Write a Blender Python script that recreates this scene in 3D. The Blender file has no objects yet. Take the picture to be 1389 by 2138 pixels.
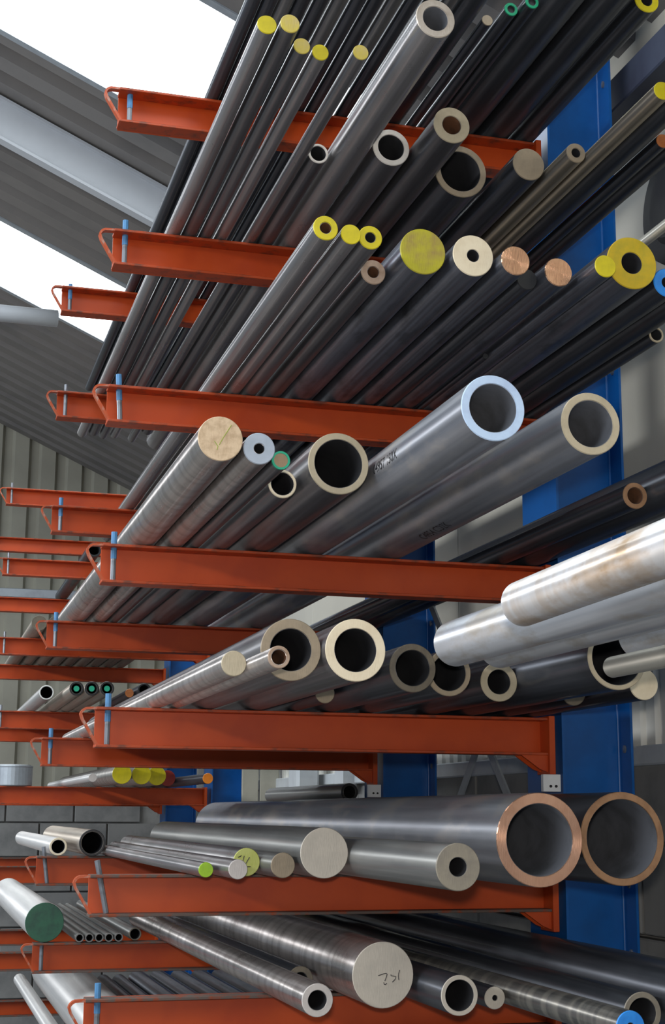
import bpy, bmesh, math, random
from mathutils import Vector, Matrix
PI = math.pi
C = bpy.context.scene.collection
SC = bpy.context.scene
H0 = 1.6                                    # camera height above the floor; heights below are given from the lens

# ------------------------------------------------------------------ camera
yaw, pit, rol = 0.271058, 0.201143, 0.006342
fwd = Vector((math.sin(yaw)*math.cos(pit), math.cos(yaw)*math.cos(pit), math.sin(pit)))
rt = Vector((math.cos(yaw), -math.sin(yaw), 0)); up = rt.cross(fwd)
rt2 = rt*math.cos(rol)+up*math.sin(rol); up2 = up*math.cos(rol)-rt*math.sin(rol)
cam = bpy.data.cameras.new('camera'); co = bpy.data.objects.new('camera', cam); C.objects.link(co)
cam.sensor_fit = 'VERTICAL'; cam.sensor_height = 36.0; cam.lens = 36.0*3095.1/2138.0
cam.clip_start = 0.02
M = Matrix((rt2, up2, -fwd)).transposed().to_4x4(); M.translation = Vector((0, 0, H0))
co.matrix_world = M
SC.camera = co

# ------------------------------------------------------------------ world, lights, exposure
W = bpy.data.worlds.new('world'); SC.world = W; W.use_nodes = True
bg = W.node_tree.nodes['Background']; bg.inputs[0].default_value = (0.62, 0.78, 1.0, 1); bg.inputs[1].default_value = 0.42
SKYLIGHT_STRENGTH = 6.0
def lamp(name, kind, loc, power, col, size=None, target=None):
    l = bpy.data.lights.new(name, kind); l.energy = power; l.color = col
    o = bpy.data.objects.new(name, l); C.objects.link(o); o.location = loc
    if size is not None:
        if kind == 'AREA': l.shape = 'RECTANGLE'; l.size, l.size_y = size
        else: l.shadow_soft_size = size
    if target is not None:
        o.rotation_euler = (Vector(target)-Vector(loc)).to_track_quat('-Z', 'Y').to_euler()
    return o
lamp('camera_flash', 'AREA', (-0.03, -0.06, H0+0.09), 21.0, (1.0, 0.93, 0.84), (0.07, 0.05), (1.0, 3.0, H0+0.5))
lamp('bar_highlight_strip', 'AREA', (-4.9, 2.6, H0+1.9), 300.0, (0.93, 0.97, 1.0), (9.0, 0.32), (1.2, 2.9, H0-0.2))  # added unseen strip lamp, kept narrow for crisp highlights along the bars
vs = SC.view_settings
vs.view_transform = 'Standard'; vs.look = 'None'; vs.gamma = 1.0; vs.exposure = 0.0; vs.use_curve_mapping = False

# ------------------------------------------------------------------ helpers
def bm_obj(name, bm, mat, parent=None, smooth=False):
    me = bpy.data.meshes.new(name); bm.normal_update(); bm.to_mesh(me); bm.free()
    if smooth:
        for p in me.polygons: p.use_smooth = True
    me.materials.append(mat)
    return me_obj(name, me, parent)
def me_obj(name, me, parent=None):
    o = bpy.data.objects.new(name, me); C.objects.link(o)
    if parent is not None: o.parent = parent
    return o
def tag(o, label=None, cat=None, group=None, kind=None):
    if label: o['label'] = label
    if cat: o['category'] = cat
    if group: o['group'] = group
    if kind: o['kind'] = kind
    return o
def thing(name, loc, label=None, cat=None, group=None, kind=None):
    o = bpy.data.objects.new(name, None); C.objects.link(o); o.location = loc; o.empty_display_size = 0.05
    return tag(o, label, cat, group, kind)
def box(bm, x0, x1, y0, y1, z0, z1, bev=0.0):
    r = bmesh.ops.create_cube(bm, size=1.0)
    for v in r['verts']:
        v.co = Vector(((x0+x1)/2+v.co.x*(x1-x0), (y0+y1)/2+v.co.y*(y1-y0), (z0+z1)/2+v.co.z*(z1-z0)))
    if bev > 0:
        es = list({e for v in r['verts'] for e in v.link_edges})
        bmesh.ops.bevel(bm, geom=es, offset=bev, segments=1, profile=0.5, affect='EDGES')
def lathe(bm, prof, segs, closed=False, axis='Y'):
    """revolve [(along, radius)...] about the Y (or Z) axis; duplicates nothing, radius 0 closes"""
    rings = []
    for a, r in prof:
        if r <= 1e-7:
            rings.append([bm.verts.new((0, a, 0) if axis == 'Y' else (0, 0, a))])
        else:
            ring = []
            for i in range(segs):
                t = 2*PI*i/segs
                c, s = r*math.cos(t), r*math.sin(t)
                ring.append(bm.verts.new((c, a, s) if axis == 'Y' else (c, s, a)))
            rings.append(ring)
    n = len(rings)
    fs = []
    for k in range(n if closed else n-1):
        A, B = rings[k], rings[(k+1) % n]
        for i in range(segs):
            j = (i+1) % segs
            if len(A) == 1 and len(B) == 1: continue
            if len(A) == 1: f = (A[0], B[j], B[i])
            elif len(B) == 1: f = (A[i], A[j], B[0])
            else: f = (A[i], A[j], B[j], B[i])
            try: fs.append(bm.faces.new(f))
            except ValueError: pass
    return fs
def tube_path(bm, pts, r, segs=6):
    pts = [Vector(p) for p in pts]; rings = []
    for i, p in enumerate(pts):
        d = (pts[min(i+1, len(pts)-1)]-pts[max(i-1, 0)]).normalized()
        a = d.orthogonal().normalized(); b = d.cross(a)
        if rings and True:
            pa = rings[-1][1]; a = (pa-d*pa.dot(d)).normalized(); b = d.cross(a)
        rings.append(([bm.verts.new(p+r*(a*math.cos(2*PI*k/segs)+b*math.sin(2*PI*k/segs))) for k in range(segs)], a))
    for k in range(len(rings)-1):
        A, B = rings[k][0], rings[k+1][0]
        for i in range(segs):
            j = (i+1) % segs; bm.faces.new((A[i], A[j], B[j], B[i]))
    bm.faces.new(rings[0][0][::-1]); bm.faces.new(rings[-1][0])
def strip(bm, pts, y0, y1, th):
    """a bent flat strip: pts is an XZ polyline, width y0..y1, thickness th"""
    P = [Vector((x, 0, z)) for x, z in pts]; V = []
    for i, p in enumerate(P):
        d = (P[min(i+1, len(P)-1)]-P[max(i-1, 0)]).normalized(); n = Vector((-d.z, 0, d.x))*th/2
        V.append([bm.verts.new((p+s*n)+Vector((0, y, 0))) for s, y in ((1, y0), (1, y1), (-1, y1), (-1, y0))])
    for k in range(len(V)-1):
        for i in range(4):
            j = (i+1) % 4; bm.faces.new((V[k][i], V[k][j], V[k+1][j], V[k+1][i]))
    bm.faces.new(V[0]); bm.faces.new(V[-1][::-1])

# ------------------------------------------------------------------ materials
def nodes(name):
    m = bpy.data.materials.new(name); m.use_nodes = True; nt = m.node_tree
    return m, nt, nt.nodes['Principled BSDF']
def L(nt, a, b): nt.links.new(a, b)
def coords(nt, scale, kind='Object'):
    tc = nt.nodes.new('ShaderNodeTexCoord'); mp = nt.nodes.new('ShaderNodeMapping')
    mp.inputs['Scale'].default_value = scale; L(nt, tc.outputs[kind], mp.inputs[0]); return mp.outputs[0]
def noise(nt, vec, scale=1.0, detail=3.0, rough=0.55):
    n = nt.nodes.new('ShaderNodeTexNoise'); n.inputs['Scale'].default_value = scale
    n.inputs['Detail'].default_value = detail; n.inputs['Roughness'].default_value = rough
    L(nt, vec, n.inputs['Vector']); return n.outputs['Fac']
def ramp(nt, fac, stops):
    r = nt.nodes.new('ShaderNodeValToRGB'); e = r.color_ramp.elements
    while len(e) < len(stops): e.new(0.5)
    for i, (p, c) in enumerate(stops): e[i].position = p; e[i].color = tuple(c)+(1,)
    L(nt, fac, r.inputs[0]); return r.outputs[0]
def mixc(nt, fac, a, b, mode='MIX'):
    m = nt.nodes.new('ShaderNodeMix'); m.data_type = 'RGBA'; m.blend_type = mode
    if isinstance(fac, float): m.inputs[0].default_value = fac
    else: L(nt, fac, m.inputs[0])
    for k, v in ((6, a), (7, b)):
        if isinstance(v, tuple): m.inputs[k].default_value = v+(1,) if len(v) == 3 else v
        else: L(nt, v, m.inputs[k])
    return m.outputs[2]
def maprange(nt, v, a, b, c, d):
    m = nt.nodes.new('ShaderNodeMapRange')
    for i, x in ((1, a), (2, b), (3, c), (4, d)): m.inputs[i].default_value = x
    L(nt, v, m.inputs[0]); return m.outputs[0]
def bump(nt, bsdf, h, strength, dist):
    b = nt.nodes.new('ShaderNodeBump'); b.inputs['Strength'].default_value = strength; b.inputs['Distance'].default_value = dist
    L(nt, h, b.inputs['Height']); L(nt, b.outputs[0], bsdf.inputs['Normal'])
ANISO_ROT = 0.25             # turned and drawn bars: the grooves run round the barrel
def metal(name, c1, c2, rough, metallic=0.62, ring=0.25, stain=None, band=None):
    m, nt, b = nodes(name)
    streak = noise(nt, coords(nt, (55, 1.3, 55)), 1.0, 4)
    col = ramp(nt, streak, ((0.3, c1), (0.7, c2)))
    blot = noise(nt, coords(nt, (14, 5, 14)), 1.0, 5, 0.6)
    if stain:
        fac = maprange(nt, blot, 0.50, 0.66, 0.0, 1.0); col = mixc(nt, fac, col, stain)
    if band:
        wv = noise(nt, coords(nt, (0.3, 26, 0.3)), 1.0, 2)
        col = mixc(nt, maprange(nt, wv, 0.45, 0.6, 0.0, 0.55), col, band)
    oi = nt.nodes.new('ShaderNodeObjectInfo')
    hv = nt.nodes.new('ShaderNodeHueSaturation'); L(nt, maprange(nt, oi.outputs['Random'], 0, 1, 0.8, 1.2), hv.inputs['Value'])
    L(nt, col, hv.inputs['Color']); L(nt, hv.outputs[0], b.inputs['Base Color'])
    b.inputs['Metallic'].default_value = metallic; b.inputs['Coat Weight'].default_value = 0.2; b.inputs['Coat Roughness'].default_value = 0.12
    L(nt, maprange(nt, blot, 0.3, 0.75, rough+0.04, rough+0.20), b.inputs['Roughness'])
    rg = noise(nt, coords(nt, (3, 420, 3)), 1.0, 2, 0.7)
    tg = nt.nodes.new('ShaderNodeTangent'); tg.direction_type = 'RADIAL'; tg.axis = 'Y'; L(nt, tg.outputs[0], b.inputs['Tangent'])
    b.inputs['Anisotropic'].default_value = 0.97; b.inputs['Anisotropic Rotation'].default_value = ANISO_ROT
    bump(nt, b, rg, ring*0.6, 0.0007)
    return m
def paint(name, c, c2=None, rough=0.45, metallic=0.0, scale=9.0, lo=0.45, hi=0.65, bstr=0.0, wear=None):
    m, nt, b = nodes(name)
    n = noise(nt, coords(nt, (scale, scale, scale)), 1.0, 5, 0.6)
    col = ramp(nt, n, ((lo, c), (hi, c2 or tuple(x*0.78 for x in c))))
    if wear:
        n2 = noise(nt, coords(nt, (60, 60, 60)), 1.0, 6, 0.7)
        col = mixc(nt, maprange(nt, n2, 0.60, 0.68, 0.0, 0.8), col, wear)
    L(nt, col, b.inputs['Base Color']); b.inputs['Roughness'].default_value = rough; b.inputs['Metallic'].default_value = metallic
    if bstr: bump(nt, b, n, bstr, 0.002)
    return m
def face(name, c, c2=None, rough=0.4, metallic=0.0, scale=28.0, saw=True, strong=False):
    """sawn bar end: tone, patches and fine parallel saw lines"""
    m, nt, b = nodes(name)
    n = noise(nt, coords(nt, (scale, scale, scale)), 1.0, 4, 0.6)
    col = ramp(nt, n, ((0.42, c), (0.62, c2 or tuple(x*0.85 for x in c))))
    L(nt, col, b.inputs['Base Color']); b.inputs['Roughness'].default_value = rough; b.inputs['Metallic'].default_value = metallic
    if strong:
        tg = nt.nodes.new('ShaderNodeTangent'); tg.direction_type = 'RADIAL'; tg.axis = 'Y'; L(nt, tg.outputs[0], b.inputs['Tangent'])
        b.inputs['Anisotropic'].default_value = 0.9; b.inputs['Anisotropic Rotation'].default_value = 0.25
    if saw:
        s = noise(nt, coords(nt, (700, 20, 60)), 1.0, 1); bump(nt, b, s, 0.35, 0.0007)
    return m
BODY = {
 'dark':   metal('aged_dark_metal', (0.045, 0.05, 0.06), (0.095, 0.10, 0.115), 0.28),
 'grey':   metal('aged_grey_metal', (0.16, 0.16, 0.17), (0.27, 0.265, 0.26), 0.32),
 'steel':  metal('drawn_bronze_metal', (0.10, 0.10, 0.11), (0.21, 0.20, 0.205), 0.24),
 'polish': metal('polished_drawn_metal', (0.20, 0.195, 0.205), (0.34, 0.32, 0.315), 0.20),
 'stained':metal('oil_stained_metal', (0.08, 0.086, 0.105), (0.20, 0.21, 0.25), 0.22, stain=(0.035, 0.038, 0.045)),
 'bright': metal('bright_turned_metal', (0.42, 0.39, 0.38), (0.62, 0.57, 0.54), 0.20, 0.85, ring=0.25, band=(0.30, 0.27, 0.26)),
 'alu':    metal('grey_turned_tube', (0.17, 0.178, 0.20), (0.27, 0.275, 0.30), 0.32, 0.5, stain=(0.30, 0.28, 0.27)),
 'dull':   metal('dull_grey_cast_metal', (0.15, 0.152, 0.15), (0.25, 0.245, 0.23), 0.36, 0.5),
 'brown':  metal('brown_patina_metal', (0.18, 0.155, 0.125), (0.30, 0.26, 0.20), 0.40, 0.8),
 'brownpale': metal('pale_brown_metal', (0.30, 0.26, 0.22), (0.46, 0.41, 0.35), 0.42, 0.6),
 'pale':   metal('pale_bare_metal', (0.45, 0.43, 0.38), (0.62, 0.60, 0.54), 0.42, 0.6),
 'white':  metal('pale_wrapped_bar', (0.52, 0.51, 0.50), (0.68, 0.66, 0.64), 0.45, 0.35),
 'silver': metal('silver_mottled_bar', (0.66, 0.68, 0.74), (0.86, 0.88, 0.93), 0.34, 0.6, stain=(0.60, 0.55, 0.50)),
 'mottled': metal('brown_mottled_silver_bar', (0.72, 0.70, 0.70), (0.86, 0.84, 0.84), 0.30, 0.6, stain=(0.46, 0.33, 0.22), band=(0.62, 0.50, 0.40)),
 'ribbed': metal('ribbed_bronze_bar', (0.10, 0.10, 0.10), (0.35, 0.33, 0.30), 0.28, ring=0.9, band=(0.45, 0.42, 0.36)),
 'banded': metal('banded_pale_bar', (0.50, 0.48, 0.45), (0.66, 0.63, 0.60), 0.35, 0.7, band=(0.20, 0.16, 0.13)),
}
END = {
 'yellow': face('yellow_end_paint', (0.68, 0.56, 0.012), (0.56, 0.46, 0.015), saw=False),
 'yellowtan': face('yellow_tan_end', (0.66, 0.52, 0.08), (0.60, 0.47, 0.20)),
 'yellowbrown': face('yellow_brown_end', (0.50, 0.45, 0.02), (0.35, 0.24, 0.07), scale=16),
 'mustard': face('mustard_end_paint', (0.62, 0.42, 0.015), (0.48, 0.36, 0.02), saw=False),
 'limeyellow': face('lime_yellow_end', (0.60, 0.62, 0.18), (0.52, 0.55, 0.12)),
 'lime': face('lime_green_end', (0.36, 0.60, 0.02), (0.28, 0.48, 0.02), saw=False),
 'green': face('green_end_paint', (0.01, 0.30, 0.14), (0.01, 0.20, 0.10), saw=False),
 'greenrim': face('tan_core_end', (0.36, 0.25, 0.15), (0.30, 0.20, 0.12)),
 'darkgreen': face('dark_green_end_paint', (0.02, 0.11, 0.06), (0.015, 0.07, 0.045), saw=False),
 'blue': face('bright_blue_end_paint', (0.04, 0.33, 0.95), (0.03, 0.25, 0.8), saw=False),
 'bluewhite': face('pale_blue_end', (0.52, 0.66, 0.86), (0.44, 0.55, 0.75), saw=False),
 'bluegrey': face('blue_grey_end', (0.42, 0.47, 0.55), (0.36, 0.41, 0.48), saw=False),
 'tan': face('tan_sawn_end', (0.36, 0.28, 0.19), (0.29, 0.23, 0.16)),
 'tandark': face('dim_tan_end', (0.17, 0.14, 0.10), (0.12, 0.10, 0.075)),
 'tandull': face('grey_tan_end', (0.30, 0.26, 0.20), (0.24, 0.21, 0.17)),
 'tanlight': face('light_tan_end', (0.50, 0.42, 0.29), (0.42, 0.35, 0.24)),
 'cream': face('cream_sawn_end', (0.84, 0.72, 0.52), (0.76, 0.63, 0.44)),
 'creamstain': face('cream_stained_end', (0.70, 0.52, 0.34), (0.52, 0.36, 0.22), scale=60),
 'creamgrey': face('cream_grey_end', (0.62, 0.55, 0.46), (0.56, 0.50, 0.42)),
 'pale': face('pale_grey_end', (0.60, 0.54, 0.50), (0.52, 0.47, 0.44)),
 'silvertan': face('silver_tan_end', (0.62, 0.54, 0.46), (0.48, 0.40, 0.32), 0.35, 0.3),
 'shine': face('gleaming_ring_end', (0.95, 0.88, 0.80), (0.88, 0.78, 0.68), 0.3, 0.2),
 'copper': face('sawn_copper_end', (0.88, 0.50, 0.30), (0.80, 0.42, 0.25), 0.22, 0.85, strong=True),
 'copperbright': face('bright_copper_rim', (0.85, 0.48, 0.32), (0.74, 0.40, 0.26), 0.26, 0.8, strong=True),
 'copperdull': face('dull_copper_rim', (0.42, 0.23, 0.12), (0.32, 0.17, 0.09), 0.4, 0.3),
 'rusty': face('rusty_ring_end', (0.42, 0.30, 0.22), (0.30, 0.19, 0.12)),
 'rust': face('rust_orange_end', (0.55, 0.18, 0.05), (0.38, 0.12, 0.04)),
 'orange': face('orange_end_paint', (0.85, 0.26, 0.02), (0.75, 0.2, 0.02), saw=False),
 'red': face('dull_red_end_paint', (0.30, 0.03, 0.02), (0.22, 0.02, 0.02), saw=False),
 'white': face('white_ring_end', (0.80, 0.80, 0.76)),
 'dull': face('dull_ring_end', (0.20, 0.19, 0.18)),
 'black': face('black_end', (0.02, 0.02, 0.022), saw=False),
}
END['green'] = END['green']
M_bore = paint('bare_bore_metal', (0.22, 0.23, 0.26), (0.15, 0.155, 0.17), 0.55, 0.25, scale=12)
M_boredark = paint('dark_bore_metal', (0.05, 0.05, 0.055), (0.035, 0.035, 0.04), 0.6, 0.2, scale=12)  # much darker tone than the bare bore metal
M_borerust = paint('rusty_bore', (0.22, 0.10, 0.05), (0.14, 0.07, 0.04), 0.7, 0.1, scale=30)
M_green = paint('green_rim_paint', (0.02, 0.42, 0.24), (0.02, 0.34, 0.2))
M_ink = paint('black_marker_ink', (0.03, 0.025, 0.03))
M_crayon = paint('green_crayon', (0.30, 0.38, 0.04))
M_stencil = paint('faded_stencil_ink', (0.02, 0.02, 0.025), (0.05, 0.05, 0.055), scale=90)
M_orange = paint('orange_rack_paint', (0.58, 0.070, 0.004), (0.48, 0.050, 0.003), 0.46, wear=None, scale=5.0)
M_nose = paint('worn_orange_paint', (0.50, 0.075, 0.015), (0.42, 0.28, 0.22), 0.4, scale=30, lo=0.52, hi=0.64)
M_blue = paint('blue_rack_paint', (0.003, 0.105, 0.38), (0.003, 0.085, 0.31), 0.36)
M_pin = paint('steel_pin', (0.30, 0.32, 0.35), (0.18, 0.18, 0.19), 0.4, 0.6, scale=40)
M_pinblue = paint('blue_pin_paint', (0.09, 0.27, 0.52), (0.07, 0.20, 0.38), 0.5, scale=40)
M_clip = paint('white_clip_plastic', (0.85, 0.86, 0.88), (0.78, 0.79, 0.82), 0.5, scale=30)
M_galv = paint('galvanised_steel', (0.42, 0.46, 0.50), (0.36, 0.39, 0.43), 0.42, 0.4, scale=14)
M_rafter = paint('grey_painted_steel', (0.50, 0.52, 0.55), (0.45, 0.47, 0.50), 0.5, scale=3)
M_roof = paint('roof_sheet_liner', (0.19, 0.175, 0.165), (0.15, 0.14, 0.135), 0.6, scale=2.5)
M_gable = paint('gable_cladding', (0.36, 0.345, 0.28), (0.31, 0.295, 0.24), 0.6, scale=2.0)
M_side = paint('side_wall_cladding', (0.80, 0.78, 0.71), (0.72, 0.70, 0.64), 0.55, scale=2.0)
M_liner = paint('beige_liner_panel', (0.56, 0.53, 0.45), (0.52, 0.49, 0.42), 0.5, scale=2.0)
M_dust = paint('dusty_flange_paint', (0.12, 0.085, 0.07), (0.26, 0.05, 0.015), 0.7, scale=35, lo=0.5, hi=0.62)
M_under = paint('brown_patched_orange', (0.48, 0.062, 0.010), (0.20, 0.045, 0.02), 0.5, scale=30, lo=0.5, hi=0.66)  # flange orange broken up by darker brown patches
M_block = paint('concrete_block', (0.27, 0.265, 0.255), (0.20, 0.20, 0.195), 0.85, scale=7, bstr=0.5)
M_mortar = paint('mortar', (0.33, 0.325, 0.31), (0.28, 0.275, 0.26), 0.9, scale=20)
M_floor = paint('concrete_floor', (0.16, 0.155, 0.145), (0.11, 0.108, 0.10), 0.7, scale=1.2)
M_rail = paint('dark_painted_rail', (0.055, 0.065, 0.10), (0.045, 0.05, 0.08), 0.5)
M_wood = paint('pale_timber', (0.55, 0.38, 0.22), (0.42, 0.28, 0.16), 0.7, scale=25)
M_box = paint('pale_grey_enamel', (0.55, 0.58, 0.60), (0.48, 0.50, 0.52), 0.45)
M_blackrub = paint('black_rubber', (0.02, 0.02, 0.022), (0.03, 0.03, 0.03), 0.6)
M_card = paint('beige_board', (0.42, 0.40, 0.33), (0.36, 0.34, 0.28), 0.7)
def skylight_mat():
    m, nt, b = nodes('glowing_skylight_sheet')
    b.inputs['Base Color'].default_value = (0.9, 0.95, 1, 1); b.inputs['Roughness'].default_value = 0.5
    b.inputs['Emission Color'].default_value = (0.90, 0.97, 1.0, 1); b.inputs['Emission Strength'].default_value = SKYLIGHT_STRENGTH
    return m
M_sky = skylight_mat()

# ------------------------------------------------------------------ the setting
def roof_z(x): return H0+2.7802-0.45542*x
WX, GY = 1.72, 10.0                          # side wall plane, gable wall plane
WB = H0+0.155                                # top of the blockwork
FX0, FY0 = -5.0, -3.0
bm = bmesh.new(); box(bm, FX0, WX+0.25, FY0, GY+0.25, -0.12, 0.0)
tag(bm_obj('floor', bm, M_floor), kind='structure')
# corrugated profile along an axis: list of (s, depth)
def profile(s0, s1, pitch, depth):
    pts = []; s = math.floor(s0/pitch)*pitch
    while s < s1+pitch:
        for f, d in ((0.0, 0), (0.52, 0), (0.62, 1), (0.90, 1)):
            v = s+f*pitch
            if s0 < v < s1: pts.append((v, d*depth))
        s += pitch
    def dep(v):
        f = (v/pitch) % 1.0
        if f < 0.52: return 0
        if f < 0.62: return depth*(f-0.52)/0.10
        if f < 0.90: return depth
        return depth*(1-(f-0.90)/0.10)
    return [(s0, dep(s0))]+pts+[(s1, dep(s1))]
def sheet(name, pr, lo, hi, mat, parent, th=0.0015):
    """pr: profile points; lo/hi: functions (s, d) -> lower / upper 3D point"""
    bm = bmesh.new(); A = [bm.verts.new(lo(s, d)) for s, d in pr]; B = [bm.verts.new(hi(s, d)) for s, d in pr]
    for i in range(len(pr)-1): bm.faces.new((A[i], A[i+1], B[i+1], B[i]))
    return bm_obj(name, bm, mat, parent)
ceiling = thing('ceiling', (0, 0, 0), 'sloping corrugated metal roof with bright skylight strips', None, None, 'structure')
SKY = [(-0.85, -0.02), (1.62, 2.46), (4.10, 4.95), (6.58, 7.44)]
RX0, RX1 = FX0, WX+0.12
edges = [FY0]+[v for ab in SKY for v in ab]+[GY+0.1]
for i in range(0, len(edges), 2):
    a, b_ = edges[i], edges[i+1]; n = max(1, round((b_-a)/0.95))
    for k in range(n):
        y0 = a+(b_-a)*k/n; y1 = a+(b_-a)*(k+1)/n
        pr = profile(y0, y1, 0.19, 0.085)
        sheet('roof_sheet', pr, lambda s, d: (RX0, s, roof_z(RX0)+d), lambda s, d: (RX1, s, roof_z(RX1)+d), M_roof, ceiling)
for i, (a, b_) in enumerate(SKY):
    w = thing('window_%d' % (i+1), (0, 0, 0), 'bright white translucent skylight strip in the sloping roof, '+['behind the camera', 'above the camera', 'upper one in the picture', 'lower one in the picture'][i], None, None, 'structure')
    bm = bmesh.new()
    vs_ = [bm.verts.new(p) for p in ((RX0, a, roof_z(RX0)+0.02), (1.25, a, roof_z(1.25)+0.02), (1.25, b_, roof_z(1.25)+0.02), (RX0, b_, roof_z(RX0)+0.02))]
    bm.faces.new(vs_[::-1]); bm_obj('skylight_panel', bm, M_sky, w)
    pr = profile(a, b_, 0.19, 0.035)
    sheet('roof_sheet', pr, lambda s, d: (1.25, s, roof_z(1.25)+d), lambda s, d: (RX1, s, roof_z(RX1)+d), M_roof, ceiling)
    bm = bmesh.new()
    for y in (a, b_):
        q = [(RX0, y-0.018), (RX0, y+0.018), (1.25, y+0.018), (1.25, y-0.018)]
        lo = [bm.verts.new((x, yy, roof_z(x)-0.006)) for x, yy in q]; hi = [bm.verts.new((x, yy, roof_z(x)+0.03)) for x, yy in q]
        bm.faces.new(lo[::-1]); bm.faces.new(hi)
        for j in range(4): bm.faces.new((lo[j], lo[(j+1) % 4], hi[(j+1) % 4], hi[j]))
    bm_obj('edge_trim', bm, M_galv, w)
# sloping rafters (I sections) under the roof
def rafter(name, y, h, w):
    bm = bmesh.new()
    for (ya, yb, za, zb) in ((y-w/2, y+w/2, -0.012, 0.0), (y-w/2, y+w/2, -h, -h+0.012), (y-0.005, y+0.005, -h+0.012, -0.012)):
        P = [bm.verts.new((x, yy, roof_z(x)-0.012+zz)) for x in (RX0, WX-0.05) for yy in (ya, yb) for zz in (za, zb)]
        for f in ((0, 1, 3, 2), (4, 6, 7, 5), (0, 4, 5, 1), (2, 3, 7, 6), (0, 2, 6, 4), (1, 5, 7, 3)): bm.faces.new([P[i] for i in f])
    return tag(bm_obj(name, bm, M_rafter), kind='structure')
rafter('trim_1', 5.42, 0.175, 0.05); rafter('trim_2', 0.6, 0.175, 0.05)
# gable wall
gable = thing('wall_back', (0, 0, 0), 'far gable wall, ribbed cladding above concrete blocks', None, None, 'structure')
x = FX0
while x < WX-0.01:
    x1 = min(x+0.9, WX); pr = profile(x, x1, 0.18, 0.03)
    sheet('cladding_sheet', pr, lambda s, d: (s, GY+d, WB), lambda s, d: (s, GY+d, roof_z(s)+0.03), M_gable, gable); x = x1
side = thing('wall_right', (0, 0, 0), 'side wall behind the rack, pale ribbed cladding above concrete blocks', None, None, 'structure')
y = FY0
while y < GY-0.01:
    y1 = min(y+0.95, GY); pr = profile(y, y1, 0.076, 0.012)
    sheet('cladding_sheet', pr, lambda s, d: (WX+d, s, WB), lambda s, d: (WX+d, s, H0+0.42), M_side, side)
    bm = bmesh.new(); box(bm, WX-0.004, WX+0.008, y+0.002, y1-0.002, H0+0.42, roof_z(WX)+0.03, 0.0015); bm_obj('liner_panel', bm, M_liner, side); y = y1
bm = bmesh.new(); box(bm, FX0, WX+0.2, GY+0.035, GY+0.2, 0, WB-0.002); bm_obj('mortar_bed', bm, M_mortar, gable)
bm = bmesh.new(); box(bm, WX+0.035, WX+0.2, FY0, GY, 0, WB-0.002); bm_obj('mortar_bed', bm, M_mortar, side)
def brick_mesh(lx, ly, lz):
    bm = bmesh.new(); box(bm, -lx/2, lx/2, -ly/2, ly/2, -lz/2, lz/2, 0.004); me = bpy.data.meshes.new('block'); bm.to_mesh(me); bm.free(); me.materials.append(M_block); return me
BH = WB/8.0
ma = brick_mesh(0.43, 0.10, BH-0.010); mb = brick_mesh(0.10, 0.43, BH-0.010)
random.seed(4)
for r_ in range(8):
    off = 0.22 if r_ % 2 else 0
    xx = WX-0.03-0.215-off
    while xx > -1.2:
        o = me_obj('block', ma, gable); o.location = (xx, GY+0.05+random.uniform(-.002, .002), BH*(r_+0.5)); xx -= 0.44
    yy = GY-0.25-off
    while yy > 1.2:
        o = me_obj('block', mb, side); o.location = (WX+0.05+random.uniform(-.002, .002), yy, BH*(r_+0.5)); yy -= 0.44
# sill along the side wall, cladding rail on the gable, eaves rail
bm = bmesh.new(); box(bm, WX-0.035, WX+0.03, FY0, GY, WB-0.035, WB+0.012, 0.004); tag(bm_obj('trim_3', bm, M_box), kind='structure')
bm = bmesh.new(); box(bm, -2.0, 1.3, GY-0.10, GY-0.005, H0+1.39, H0+1.45, 0.004); tag(bm_obj('trim_4', bm, M_galv), kind='structure')
bm = bmesh.new(); box(bm, WX-0.09, WX-0.002, FY0, GY, H0+1.775, H0+1.865, 0.004); tag(bm_obj('trim_5', bm, M_rail), kind='structure')

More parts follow.
